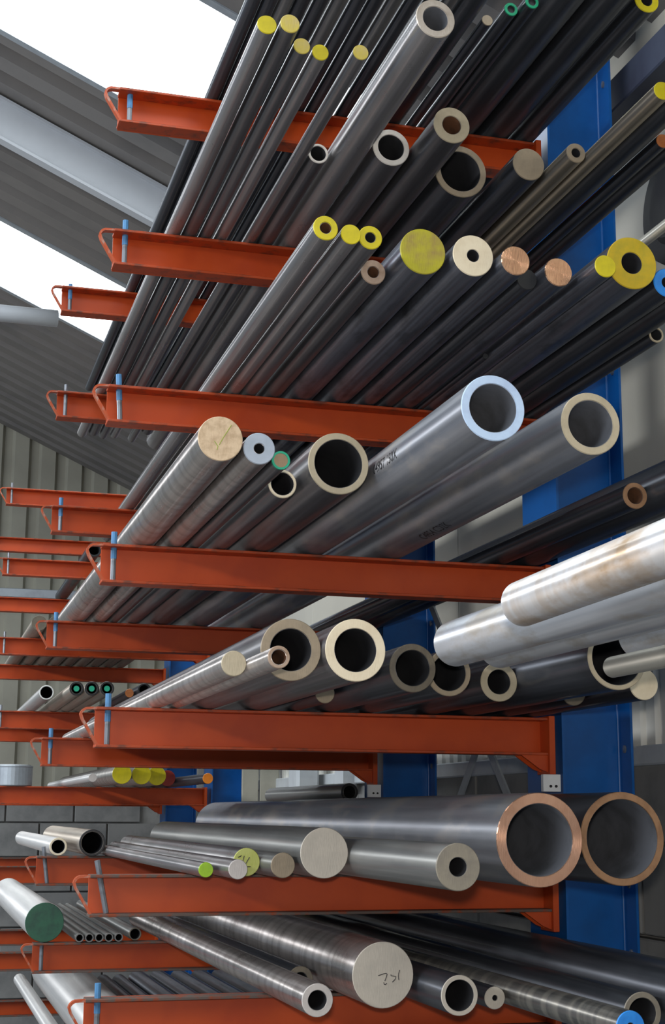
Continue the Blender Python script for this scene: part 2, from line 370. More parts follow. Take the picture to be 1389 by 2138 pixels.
# ------------------------------------------------------------------ rack columns and arms
D1, D2, D3, D4 = 3.1, 4.433, 7.2, 8.55
XP, XL, XC = 0.384, 0.360, 1.378            # stop pin, web start, column face
AH = 0.083                                  # arm depth
ORD = ['top', 'second', 'third', 'fourth', 'fifth', 'sixth', 'seventh', 'eighth']
COLN = {D1: 'nearest', D2: 'second', D3: 'third', D4: 'farthest'}
def column(D):
    t = thing('rack_column', (XC+0.11, D+0.1, 0), COLN[D]+' blue steel column of the cantilever rack'+{D1: ', filling the right of the picture', D2: ', seen behind the sawn tube ends', D3: ', a dark glimpse left of centre', D4: ', a dark glimpse behind the far arms'}[D], 'column', 'rack columns')
    Z = H0+2.02; x0, x1 = -0.088, 0.087      # local X of flanges
    ya, yb = -0.1, 0.1
    bm = bmesh.new()
    for (a, b_, c, d) in ((x0, x0+0.006, ya, yb), (x1-0.006, x1, ya, yb), (x0+0.006, x1-0.006, -0.040, -0.034), (x0+0.006, x0+0.03, yb-0.006, yb), (x1-0.03, x1-0.006, yb-0.006, yb)):
        box(bm, a, b_, c, d, 0.012, Z)
    bm_obj('channel', bm, M_blue, t)
    bm = bmesh.new(); box(bm, -0.13, 0.13, -0.13, 0.13, 0.0, 0.012, 0.002); bm_obj('base_plate', bm, M_blue, t)
    # rounded bends between web and flanges, highlighted edge
    bm = bmesh.new()
    for sx, xx in ((1, x0+0.006), (-1, x1-0.006)):
        bmesh.ops.create_cone(bm, cap_ends=False, segments=8, radius1=0.006, radius2=0.006, depth=Z-0.02, matrix=Matrix.Translation((xx, -0.038, Z/2)))
    bm_obj('bend', bm, M_blue, t, True)
    if D < 5:
        sl = None
        for k in range(int(Z/0.15)):
            zz = 0.1+0.15*k
            if sl is None:
                bm = bmesh.new()
                bmesh.ops.create_cone(bm, cap_ends=True, segments=10, radius1=0.007, radius2=0.007, depth=0.004, matrix=Matrix.Rotation(PI/2, 4, 'Y'))
                bmesh.ops.scale(bm, vec=(1, 0.8, 1.3), verts=bm.verts)
                o = bm_obj('bolt', bm, M_clip if False else M_pin, t); sl = o.data
            else: o = me_obj('bolt', sl, t)
            o.location = (x1-0.008, -0.072, zz)
    return t
for D in (D1, D2, D3, D4): column(D)

def arm(D, zt, n, where, pin='blue', lean=0.0, pin_up=0.028, clip=False):
    t = thing('rack_arm', (XL, D, H0+zt-AH), 'orange cantilever arm on the %s blue column, %s' % (COLN[D], where), 'rack arm', 'orange cantilever arms')
    top = AH; xe = XC-XL-0.012
    bm = bmesh.new()
    box(bm, 0, xe, 0.040, 0.046, 0, top)                     # web
    bm_obj('channel', bm, M_orange, t)
    for za in (top-0.006, 0.0):
        bm = bmesh.new(); box(bm, -0.002, xe, -0.004, 0.040, za, za+0.006, 0.001); bm_obj('flange', bm, M_dust if zt < 0.1 else M_under, t)
    # bent nose strip at the tip
    bm = bmesh.new(); pts = [(0.0, top-0.003), (-0.012, top-0.003)]
    for k in range(1, 6):
        a = k/5*1.35; pts.append((-0.018-0.016*math.sin(a), top-0.003-0.016*(1-math.cos(a))*1.0))
    pts += [(-0.030, top-0.026), (0.004, 0.001)]
    strip(bm, pts, -0.002, 0.014, 0.005); bm_obj('nose_strip', bm, M_nose, t)
    # stop pin
    bm = bmesh.new(); p0 = Vector((XP-XL+lean*0.5, 0.018, top+pin_up)); p1 = Vector((XP-XL-lean*0.5+0.002, 0.018, 0.007))
    p0.x = XP-XL-lean*0.5; p1.x = XP-XL+lean*0.5
    tube_path(bm, [p0, p1], 0.0058, 8); s = bm_obj('stop_pin', bm, M_pin, t, False)
    if pin == 'blue':
        bm = bmesh.new(); q = p0.lerp(p1, 0.55); tube_path(bm, [p0+Vector((0, 0, 0.001)), q], 0.0065, 8); bm_obj('pin_sleeve', bm, M_pinblue, s)
    # end plate, gusset and column hook
    bm = bmesh.new(); box(bm, xe-0.002, xe+0.012, -0.012, 0.060, -0.042, top+0.004, 0.001); bm_obj('end_plate', bm, M_orange, t)
    for y in (0.0, 0.038):
        bm = bmesh.new()
        A = [bm.verts.new((a, y+d, b_)) for d in (0, 0.004) for a, b_ in ((xe-0.065, 0.0), (xe, 0.0), (xe, -0.038), (xe-0.022, -0.030))]
        for f in ((3, 2, 1, 0), (4, 5, 6, 7), (0, 1, 5, 4), (1, 2, 6, 5), (2, 3, 7, 6), (3, 0, 4, 7)): bm.faces.new([A[i] for i in f])
        bm_obj('gusset', bm, M_orange, t)
    if clip:
        bm = bmesh.new(); box(bm, xe-0.018, xe+0.024, -0.010, 0.004, -0.080, -0.042, 0.001); c = bm_obj('locking_clip', bm, M_clip, t)
        bm = bmesh.new()
        for dx in (-0.001, 0.012):
            bmesh.ops.create_cone(bm, cap_ends=True, segments=10, radius1=0.003, radius2=0.003, depth=0.003, matrix=Matrix.Translation((xe+dx, -0.0112, -0.068)) @ Matrix.Rotation(PI/2, 4, 'X'))
        bm_obj('clip_hole', bm, M_blackrub, c)
    return t
LA = [1.602, 1.264, 0.907, 0.558, 0.215, -0.123, -0.364]
LB = [1.546, 1.20, 0.8175, 0.47, 0.12, -0.245, -0.63, -1.0]
for i, z in enumerate(LA):
    arm(D1, z, i, ORD[i]+' of the seven in the front row', 'grey' if i == 5 else 'blue', 0.022 if i == 5 else (0.006 if i == 2 else 0), 0.006 if i == 0 else 0.028, i == 4)
    arm(D2, z, i, ORD[i]+' of the seven in the second row', 'grey' if i in (1, 5, 6) else 'blue', 0.014 if i == 5 else 0, 0.012 if i == 0 else 0.026, i == 4)
arm(D2, -0.66, 7, 'lowest in its row, under the white bar', 'grey')
for i, z in enumerate(LB):
    arm(D3, z, i, ORD[i]+' from the top in the distant bay', 'grey')
    arm(D4, z, i, ORD[i]+' from the top against the gable wall', 'grey')
# diagonal bracing between the first two columns
bt = thing('cross_brace', (1.49, 3.8, H0+0.2), 'crossed flat steel braces between the two nearest blue columns', 'brace')
for (y0, z0, y1, z1) in ((-0.47, -0.46, 0.53, 0.52), (-0.47, 0.50, 0.53, -0.44)):
    bm = bmesh.new(); d = Vector((0, y1-y0, z1-z0)); n = Vector((0, -d.z, d.y)).normalized()*0.014
    xo = 0.0 if y1 > y0 and z1 > z0 else 0.008
    P = [bm.verts.new(Vector((xo+sx, y, z))+s*n) for sx in (-0.003, 0.003) for (y, z, s) in ((y0, z0, 1), (y0, z0, -1), (y1, z1, -1), (y1, z1, 1))]
    for f in ((0, 1, 2, 3), (7, 6, 5, 4), (0, 4, 5, 1), (1, 5, 6, 2), (2, 6, 7, 3), (3, 7, 4, 0)): bm.faces.new([P[i] for i in f])
    bm_obj('brace_bar', bm, M_galv, bt)

# ------------------------------------------------------------------ bars and tubes
# kind, tier, x, near-end y, axis height from lens, radius, bore radius, far-end y, body, end, label
TUBES=[
  ('metal_bar', 0, 1.055, 2.62, 1.6139, 0.0119, 0.0, 5.05, 'dark', 'tan', 'thin dark bar with a dull grey end, left of the two green-ended tubes'),
  ('metal_tube', 0, 1.088, 2.571, 1.6167, 0.0147, 0.0078, 5.05, 'dark', 'green', 'thin dark tube with a green painted end, left one of the pair at the top'),
  ('metal_tube', 0, 1.118, 2.533, 1.6166, 0.0146, 0.0078, 5.05, 'dark', 'green', 'thin dark tube with a green painted end, right one of the pair at the top'),
  ('metal_tube', 0, 1.348, 2.481, 1.629, 0.027, 0.0123, 5.05, 'dark', 'yellow', 'dark tube with a yellow ring end in the top right corner'),
  ('metal_bar', 0, 0.572, 1.75, 1.6175, 0.0155, 0.0, 5.6, 'dark', None, 'leftmost of the thin dark bars running out of the top'),
  ('metal_bar', 0, 0.604, 1.75, 1.6175, 0.0155, 0.0, 5.75, 'dark', None, 'second from the left of the thin dark bars running out of the top'),
  ('metal_bar', 0, 0.636, 1.75, 1.6175, 0.0155, 0.0, 5.6, 'grey', None, 'third from the left of the thin dark bars running out of the top'),
  ('metal_bar', 0, 0.668, 1.75, 1.6175, 0.0155, 0.0, 5.75, 'dark', None, 'fourth from the left of the thin dark bars running out of the top'),
  ('metal_bar', 0, 0.704, 1.75, 1.6175, 0.0155, 0.0, 5.6, 'dark', None, 'fifth from the left of the thin dark bars running out of the top'),
  ('metal_bar', 0, 0.74, 1.75, 1.6175, 0.0155, 0.0, 5.75, 'grey', None, 'sixth from the left of the thin dark bars running out of the top'),
  ('metal_bar', 0, 0.776, 1.75, 1.6175, 0.0155, 0.0, 5.6, 'dark', None, 'seventh from the left of the thin dark bars running out of the top'),
  ('metal_bar', 0, 0.81, 1.75, 1.6175, 0.0155, 0.0, 5.75, 'dark', None, 'eighth from the left of the thin dark bars running out of the top'),
  ('metal_bar', 0, 0.846, 1.75, 1.6175, 0.0155, 0.0, 5.6, 'grey', None, 'ninth from the left of the thin dark bars running out of the top'),
  ('metal_bar', 0, 0.882, 1.75, 1.6175, 0.0155, 0.0, 5.75, 'dark', None, 'tenth from the left of the thin dark bars running out of the top'),
  ('metal_bar', 0, 0.918, 1.75, 1.6175, 0.0155, 0.0, 5.6, 'dark', None, 'eleventh from the left of the thin dark bars running out of the top'),
  ('metal_bar', 0, 0.954, 1.75, 1.6175, 0.0155, 0.0, 5.75, 'grey', None, 'twelfth from the left of the thin dark bars running out of the top'),
  ('metal_bar', 0, 1.003, 1.9, 1.632, 0.03, 0.0, 5.05, 'dark', None, 'dark bar on the top tier between the thin bars and the grey-ended bar'),
  ('metal_bar', 0, 1.182, 1.8, 1.652, 0.05, 0.0, 5.05, 'dark', None, 'thick dark tube on the top tier just right of the green-ended tubes'),
  ('metal_bar', 0, 1.275, 1.8, 1.643, 0.041, 0.0, 5.05, 'dark', None, 'dark top-tier tube with a fine light line, second from the column'),
  ('metal_bar', 1, 0.492, 2.194, 1.2807, 0.0167, 0.0, 5.0, 'polish', 'yellow', 'leftmost bar of the second tier, round yellow end, bright line down its side'),
  ('metal_bar', 1, 0.528, 2.18, 1.2806, 0.0166, 0.0, 4.97, 'steel', 'yellowtan', 'bar with a tan and yellow end, second from the left on the second tier'),
  ('metal_bar', 1, 0.564, 2.242, 1.2787, 0.0147, 0.0, 5.0, 'steel', 'yellowtan', 'bar with a dull yellow end, left of the lower touching pair near the top'),
  ('metal_bar', 1, 0.6, 2.254, 1.2788, 0.0148, 0.0, 4.98, 'polish', 'yellow', 'bar with a round yellow end, right of the lower touching pair near the top'),
  ('metal_bar', 1, 0.666, 2.233, 1.2779, 0.0139, 0.0, 5.02, 'polish', 'yellowtan', 'lone thin bar with a mustard end beside the thick silver tube near the top'),
  ('metal_tube', 1, 0.764, 2.127, 1.2983, 0.0343, 0.0215, 5.1, 'polish', 'silvertan', 'thick ribbed silver tube with a bright open end near the top centre'),
  ('metal_tube', 1, 0.703, 2.651, 1.2849, 0.0209, 0.0152, 4.9, 'steel', 'shine', 'small tube with a shiny copper-white ring end just below the top arm, partly hidden'),
  ('metal_tube', 1, 0.845, 2.62, 1.3025, 0.0385, 0.0266, 5.1, 'steel', 'shine', 'tube with a gleaming white ring end below the top arm'),
  ('metal_tube', 1, 0.926, 2.491, 1.3009, 0.0369, 0.0184, 4.95, 'steel', 'tanlight', 'thick-walled tube with tan ring end and small brown bore in front of the top arm'),
  ('metal_tube', 1, 1.032, 2.726, 1.3215, 0.0575, 0.0436, 5.0, 'dark', 'tan', 'wide dark thin-walled tube with a dull ring end under the top arm'),
  ('metal_bar', 1, 1.135, 2.607, 1.2985, 0.0345, 0.0, 5.0, 'dark', 'tan', 'solid dark bar with a dull brown end at the root of the top arm'),
  ('metal_tube', 1, 1.192, 2.504, 1.2845, 0.0205, 0.0093, 5.0, 'brown', 'tan', 'brownish tube with a small bore, its end in front of the blue column'),
  ('metal_bar', 1, 1.23, 2.218, 1.2813, 0.0173, 0.0, 5.0, 'brown', 'yellow', 'brown bar with a yellow end cut by the right edge of the picture'),
  ('metal_bar', 1, 1.324, 2.395, 1.2779, 0.0139, 0.0, 5.0, 'dark', 'rust', 'dark bar with a rusty orange end at the right edge, second tier'),
  ('metal_bar', 1, 1.277, 1.9, 1.2925, 0.0285, 0.0, 5.0, 'dark', None, 'dark bar against the column on the second tier, near end out of view'),
  ('metal_bar', 1, 1.36, 1.9, 1.284, 0.02, 0.0, 5.0, 'dark', None, 'slim dark bar nearest the column on the second tier, near end out of view'),
  ('metal_tube', 2, 0.591, 2.178, 0.9279, 0.0209, 0.0093, 5.0, 'polish', 'yellow', 'leftmost tube of the third tier, yellow ring end with a brown bore'),
  ('metal_bar', 2, 0.635, 2.183, 0.9241, 0.0171, 0.0, 5.0, 'polish', 'yellow', 'solid bar with a yellow end between two yellow ring-ended tubes'),
  ('metal_tube', 2, 0.672, 2.195, 0.9274, 0.0204, 0.0087, 4.95, 'steel', 'yellow', 'tube with a yellow ring end, right of the solid yellow-ended bar'),
  ('metal_tube', 2, 0.725, 2.351, 0.9296, 0.0226, 0.0101, 5.0, 'steel', 'rusty', 'tube with an unpainted rusty ring end just below the yellow ring-ended tube'),
  ('metal_bar', 2, 0.792, 2.279, 0.9482, 0.0412, 0.0, 5.0, 'stained', 'yellowbrown', 'thick solid bar with a large yellow end patched brown'),
  ('metal_tube', 2, 0.878, 2.263, 0.9442, 0.0372, 0.0107, 5.0, 'stained', 'cream', 'thick-walled tube with a bright cream end and small dark bore'),
  ('metal_bar', 2, 0.946, 2.238, 0.9333, 0.0263, 0.0, 5.0, 'stained', 'copper', 'bar with a shiny copper-coloured sawn end beside the cream-ended tube'),
  ('metal_bar', 2, 1.039, 2.267, 0.933, 0.026, 0.0, 5.0, 'stained', 'copper', 'bar with a shiny copper-coloured sawn end, the right-hand one of the two'),
  ('metal_bar', 2, 1.098, 2.203, 0.927, 0.02, 0.0, 5.0, 'stained', 'yellow', 'small bar with a yellow end overlapping the big mustard ring'),
  ('metal_tube', 2, 1.169, 2.243, 0.9551, 0.0481, 0.0194, 5.0, 'stained', 'mustard', 'thick-walled tube with a big mustard-yellow ring end'),
  ('metal_tube', 2, 1.247, 2.262, 0.9335, 0.0265, 0.0099, 5.0, 'dark', 'blue', 'tube with a bright blue ring end cut by the right edge, below the mustard ring'),
  ('metal_tube', 2, 1.352, 2.503, 0.9229, 0.0159, 0.0113, 5.0, 'dark', 'tanlight', 'tiny thin-walled tube with a pale ring end at the right edge, third tier'),
  ('metal_bar', 2, 1.304, 1.95, 0.936, 0.029, 0.0, 5.0, 'dark', None, 'dark bar right of the blue-ended tube on the third tier, near end out of view'),
  ('metal_bar', 2, 1.212, 1.9, 1.0125, 0.0095, 0.0, 2.9, 'pale', None, 'slim pale bar lying on top of the third tier at the right edge'),
  ('metal_bar', 2, 0.993, 2.3, 0.9265, 0.0195, 0.0, 5.0, 'dark', 'black', 'added dark bar standing in for shadow between the two copper-ended bars'),  # extra bar, stands in for flash shadow on the orange arm behind
  ('metal_bar', 2, 1.071, 2.7, 0.913, 0.006, 0.0, 5.0, 'dark', 'black', 'slim dark bar set back left of the mustard ring tube'),
  ('metal_bar', 3, 0.449, 2.298, 0.5953, 0.0373, 0.0, 5.1, 'bright', 'creamstain', 'thick bright banded bar with a cream end scrawled in green crayon'),
  ('metal_tube', 3, 0.515, 2.303, 0.5847, 0.0267, 0.0086, 5.0, 'bright', 'bluegrey', 'tube with a pale blue-grey end and small bore beside the thick banded bar'),
  ('metal_bar', 3, 0.557, 2.326, 0.573, 0.015, 0.0, 5.0, 'steel', 'greenrim', 'thin bar with a tan end rimmed in green paint'),
  ('metal_tube', 3, 0.614, 2.548, 0.5845, 0.0265, 0.0207, 5.0, 'steel', 'cream', 'thin-walled tube with a bright cream ring tucked under the green-rimmed bar'),
  ('metal_tube', 3, 0.702, 2.487, 0.6145, 0.0565, 0.044, 5.0, 'steel', 'tanlight', 'wide thin-walled tube with a tan ring end and black bore, fourth tier'),
  ('metal_tube', 3, 0.823, 2.046, 0.6101, 0.0521, 0.0381, 5.1, 'alu', 'bluewhite', 'large grey tube with a pale blue-white ring end and stencilled lettering'),
  ('metal_tube', 3, 1.004, 2.084, 0.6089, 0.0509, 0.038, 5.1, 'alu', 'tanlight', 'large grey tube with a tan ring end, stencilled, in front of the blue column'),
  ('metal_tube', 3, 1.264, 2.445, 0.5829, 0.0249, 0.0151, 5.0, 'dark', 'copperdull', 'dark tube with an orange-copper ring end low on the right, fourth tier'),
  ('metal_bar', 3, 1.338, 1.8, 0.6065, 0.0485, 0.0, 5.0, 'dark', None, 'thick black tube against the column on the fourth tier, near end out of view'),
  ('metal_tube', 4, 0.595, 2.394, 0.267, 0.052, 0.0352, 5.0, 'steel', 'tan', 'wide tube with a dull tan ring end, a thin tube lying across its mouth'),
  ('metal_tube', 4, 0.7, 2.369, 0.2675, 0.0525, 0.036, 5.0, 'steel', 'cream', 'wide tube with a bright cream ring end and black bore, fifth tier'),
  ('metal_bar', 4, 0.488, 2.343, 0.2358, 0.0208, 0.0, 5.0, 'bright', 'tanlight', 'leftmost polished bar of the fifth tier with a round tan end'),
  ('metal_tube', 4, 0.526, 2.191, 0.2325, 0.0175, 0.0114, 5.0, 'bright', 'rusty', 'narrow tube with a bright rim, its end in front of the wide tube mouth'),
  ('metal_tube', 4, 0.861, 2.548, 0.2592, 0.0442, 0.0321, 5.0, 'dark', 'tandark', 'dim tube with a brown ring end, right of the cream ring, fifth tier'),
  ('metal_tube', 4, 0.952, 2.607, 0.2585, 0.0435, 0.0331, 5.0, 'dark', 'tan', 'dim thin-walled tube half hidden below the silver bars'),
  ('metal_tube', 4, 1.089, 2.699, 0.2532, 0.0382, 0.0233, 5.0, 'dark', 'tanlight', 'tube with a clean tan ring end just below the silver bars'),
  ('metal_tube', 4, 1.182, 2.376, 0.2714, 0.0564, 0.0472, 5.0, 'dark', 'tanlight', 'large thin-walled dark tube with a tan rim behind the short cream bar'),
  ('metal_bar', 4, 1.332, 2.569, 0.2451, 0.0301, 0.0, 5.0, 'dark', 'cream', 'solid bar with a cream end lowest at the right of the fifth tier'),
  ('metal_bar', 4, 0.782, 2.86, 0.235, 0.02, 0.0, 5.0, 'dark', 'tan', 'small dim bar end tucked below the bright cream ring'),
  ('metal_bar', 4, 1.27, 2.75, 0.241, 0.026, 0.0, 5.0, 'dark', None, 'dark bar left of the solid cream-ended bar on the fifth tier'),
  ('metal_tube', 5, 1.055, 2.439, -0.0424, 0.0806, 0.0615, 5.3, 'alu', 'copperbright', 'largest tube, wide copper-coloured rim with two bright glints, sixth tier'),
  ('metal_tube', 5, 1.218, 2.45, -0.0405, 0.0815, 0.0682, 5.3, 'dark', 'copperdull', 'second large tube behind the copper-rimmed one, dull brown rim'),
  ('metal_tube', 5, 0.869, 2.345, -0.0845, 0.0385, 0.0152, 5.1, 'dull', 'tandull', 'thick-walled grey tube with a small dark bore left of the largest tube'),
  ('metal_bar', 5, 0.779, 2.846, -0.0747, 0.0483, 0.0, 4.75, 'dull', 'creamgrey', 'solid bar with a large plain cream end, sixth tier'),
  ('metal_bar', 5, 0.703, 2.872, -0.0988, 0.0242, 0.0, 4.9, 'dull', 'tan', 'bar with a small brown end left of the large cream end'),
  ('metal_bar', 5, 0.651, 2.965, -0.0955, 0.0275, 0.0, 4.65, 'polish', 'limeyellow', 'bar with a yellow-green end marked with black strokes'),
  ('metal_bar', 5, 0.604, 2.824, -0.1045, 0.0185, 0.0, 4.62, 'polish', 'pale', 'bar with a small pale end overlapping the marked yellow-green one'),
  ('metal_bar', 5, 0.56, 2.916, -0.1085, 0.0145, 0.0, 4.6, 'polish', 'lime', 'thin bar with a lime green end, leftmost of the sixth tier'),
  ('metal_tube', 6, 0.737, 2.733, -0.3343, 0.0297, 0.0175, 5.0, 'bright', 'pale', 'polished tube with a shiny ring end lowest in the picture, running to the upper left'),
  ('metal_tube', 6, 0.799, 3.099, -0.337, 0.027, 0.0145, 5.0, 'dark', 'tandark', 'dim tube end just above the polished tube at the bottom'),
  ('metal_bar', 6, 0.892, 2.826, -0.3025, 0.0615, 0.0, 5.0, 'bright', 'creamgrey', 'thick solid bar with a pale end with handwritten figures'),
  ('metal_tube', 6, 0.998, 2.692, -0.3277, 0.0363, 0.0274, 5.0, 'dark', 'creamgrey', 'thin-walled tube with a pale ring end right of the handwritten bar end'),
  ('metal_tube', 6, 1.097, 2.766, -0.343, 0.021, 0.0046, 5.0, 'dark', 'creamgrey', 'small bar with a pale end and pin hole at the bottom'),
  ('metal_tube', 6, 1.152, 2.31, -0.338, 0.0258, 0.0063, 5.0, 'ribbed', 'blue', 'ribbed dark bar with a bright blue end at the bottom right corner'),
  ('metal_tube', 6, 1.215, 2.39, -0.3285, 0.0352, 0.025, 5.0, 'dark', 'tandull', 'dark tube with a dull brown ring end behind the blue end'),
  ('metal_bar', 6, 1.312, 1.8, -0.307, 0.057, 0.0, 5.0, 'dark', None, 'long thick dark tube nearest the wall on the lowest tier, near end out of view'),
  ('metal_bar', 6, 0.388, 4.44, -0.309, 0.0547, 0.0, 6.1, 'white', 'darkgreen', 'fat pale bar with a dark green painted end at the lower left'),
  ('metal_tube', 6, 0.65, 4.45, -0.3455, 0.0185, 0.0142, 5.9, 'dull', 'tandark', 'small grey tube with a round black bore ending a row of thin tubes'),
  ('metal_tube', 6, 0.487, 4.42, -0.3515, 0.0125, 0.0088, 5.9, 'dull', 'dull', 'thin grey tube at the lower left, leftmost of the row with black bores'),
  ('metal_tube', 6, 0.515, 4.42, -0.3515, 0.0125, 0.0088, 5.9, 'dull', 'dull', 'thin grey tube at the lower left, second of the row with black bores'),
  ('metal_tube', 6, 0.543, 4.42, -0.3515, 0.0125, 0.0088, 5.9, 'dull', 'dull', 'thin grey tube at the lower left, middle of the row with black bores'),
  ('metal_tube', 6, 0.571, 4.42, -0.3515, 0.0125, 0.0088, 5.9, 'dull', 'dull', 'thin grey tube at the lower left, fourth of the row with black bores'),
  ('metal_tube', 6, 0.599, 4.42, -0.3515, 0.0125, 0.0088, 5.9, 'dull', 'dull', 'thin grey tube at the lower left, rightmost of the row with black bores'),
  ('metal_tube', 5, 0.417, 4.431, -0.0975, 0.0255, 0.0188, 5.9, 'white', 'cream', 'pale tube with a thin cream ring end behind a pin at the left'),
  ('metal_tube', 5, 0.507, 4.37, -0.0855, 0.0375, 0.0308, 5.6, 'brownpale', 'black', 'pale brown tube with a wide black mouth left of the lime green end'),
  ('metal_bar', 7, 0.555, 4.2, -0.58, 0.08, 0.0, 5.9, 'white', 'pale', 'fat white bar sloping down behind the lowest arm tip at the left'),
  ('metal_bar', 7, 0.447, 4.2, -0.637, 0.023, 0.0, 6.1, 'white', 'pale', 'thin pale bar left of the fat white bar at the bottom left'),
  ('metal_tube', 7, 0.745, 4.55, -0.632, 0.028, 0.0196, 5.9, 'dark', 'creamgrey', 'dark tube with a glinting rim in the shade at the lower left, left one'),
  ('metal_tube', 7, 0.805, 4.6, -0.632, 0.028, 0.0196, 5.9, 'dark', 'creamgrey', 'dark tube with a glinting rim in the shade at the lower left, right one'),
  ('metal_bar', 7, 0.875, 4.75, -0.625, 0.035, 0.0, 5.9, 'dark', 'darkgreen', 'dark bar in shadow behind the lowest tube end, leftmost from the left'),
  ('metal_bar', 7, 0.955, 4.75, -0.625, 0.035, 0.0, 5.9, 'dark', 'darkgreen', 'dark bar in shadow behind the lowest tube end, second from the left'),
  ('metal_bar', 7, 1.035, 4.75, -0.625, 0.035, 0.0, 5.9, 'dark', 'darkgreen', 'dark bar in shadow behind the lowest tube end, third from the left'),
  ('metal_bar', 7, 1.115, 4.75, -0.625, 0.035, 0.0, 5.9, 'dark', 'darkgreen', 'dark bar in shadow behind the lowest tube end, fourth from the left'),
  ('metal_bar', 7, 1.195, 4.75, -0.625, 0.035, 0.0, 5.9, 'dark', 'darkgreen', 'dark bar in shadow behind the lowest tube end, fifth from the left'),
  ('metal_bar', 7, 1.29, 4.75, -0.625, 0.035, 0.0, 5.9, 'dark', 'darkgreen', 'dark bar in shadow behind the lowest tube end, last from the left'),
  ('metal_bar', 14, 0.862, 6.435, 0.1615, 0.0415, 0.0, 8.9, 'banded', 'yellow', 'distant bar with a round yellow end, left of the three side by side'),
  ('metal_bar', 14, 0.955, 6.495, 0.1615, 0.0415, 0.0, 8.9, 'banded', 'yellow', 'distant bar with a round yellow end, middle of the three side by side'),
  ('metal_bar', 14, 1.048, 6.666, 0.1615, 0.0415, 0.0, 8.9, 'banded', 'yellow', 'distant bar with a round yellow end, right of the three side by side'),
  ('metal_bar', 14, 1.127, 6.85, 0.156, 0.036, 0.0, 8.9, 'dark', 'red', 'distant bar with a dull red end behind the right yellow one'),
  ('metal_bar', 14, 0.7, 6.1, 0.137, 0.017, 0.0, 8.0, 'white', 'pale', 'slim silver bar left of the three distant yellow ends'),
  ('metal_bar', 14, 1.19, 6.2, 0.142, 0.022, 0.0, 8.9, 'dark', 'orange', 'distant bar with a small orange end in the gap left of centre'),
  ('metal_tube', 13, 0.629, 6.18, 0.4993, 0.0293, 0.0215, 8.9, 'brownpale', 'black', 'distant tube with a dark green-black end, left of the three'),
  ('metal_tube', 13, 0.689, 6.158, 0.4993, 0.0293, 0.0215, 8.9, 'brownpale', 'black', 'distant tube with a dark green-black end, middle of the three'),
  ('metal_tube', 13, 0.749, 6.136, 0.4993, 0.0293, 0.0215, 8.9, 'brownpale', 'black', 'distant tube with a dark green-black end, right of the three'),
  ('metal_tube', 13, 0.53, 6.45, 0.501, 0.031, 0.0252, 8.9, 'white', 'white', 'distant pale tube with a thin white ring end at the left'),
  ('metal_bar', 13, 0.85, 6.2, 0.488, 0.018, 0.0, 8.9, 'dark', 'rust', 'small distant bar with a reddish end beside the dark tube ends'),
  ('metal_tube', 13, 0.905, 6.15, 0.4985, 0.0285, 0.0209, 8.9, 'dark', 'black', 'distant black-ended tube right of the small reddish end'),
  ('metal_tube', 11, 0.775, 7.05, 1.235, 0.035, 0.0257, 8.7, 'dark', 'black', 'distant black tube end between two orange arms at the left'),
  ('metal_bar', 12, 0.52, 6.9, 0.8525, 0.035, 0.0, 9.2, 'brownpale', 'tandark', 'brown bar in the distant row at the left, leftmost of the row'),
  ('metal_bar', 12, 0.595, 6.9, 0.8525, 0.035, 0.0, 9.0, 'brownpale', 'tandark', 'brown bar in the distant row at the left, second of the row'),
  ('metal_bar', 12, 0.67, 6.9, 0.8525, 0.035, 0.0, 9.0, 'brownpale', 'tandark', 'brown bar in the distant row at the left, third of the row'),
  ('metal_bar', 12, 0.745, 6.9, 0.8525, 0.035, 0.0, 9.0, 'brownpale', 'tandark', 'brown bar in the distant row at the left, fourth of the row'),
  ('metal_bar', 12, 0.82, 6.9, 0.8525, 0.035, 0.0, 9.0, 'brownpale', 'tandark', 'brown bar in the distant row at the left, fifth of the row'),
  ('metal_bar', 12, 0.895, 6.9, 0.8525, 0.035, 0.0, 9.0, 'brownpale', 'tandark', 'brown bar in the distant row at the left, sixth of the row'),
  ('metal_bar', 12, 0.97, 6.9, 0.8525, 0.035, 0.0, 9.0, 'brownpale', 'tandark', 'brown bar in the distant row at the left, seventh of the row'),
  ('metal_bar', 12, 1.045, 6.9, 0.8525, 0.035, 0.0, 9.0, 'brownpale', 'tandark', 'brown bar in the distant row at the left, eighth of the row'),
  ('metal_bar', 12, 1.12, 6.9, 0.8525, 0.035, 0.0, 9.0, 'brownpale', 'tandark', 'brown bar in the distant row at the left, ninth of the row'),
]

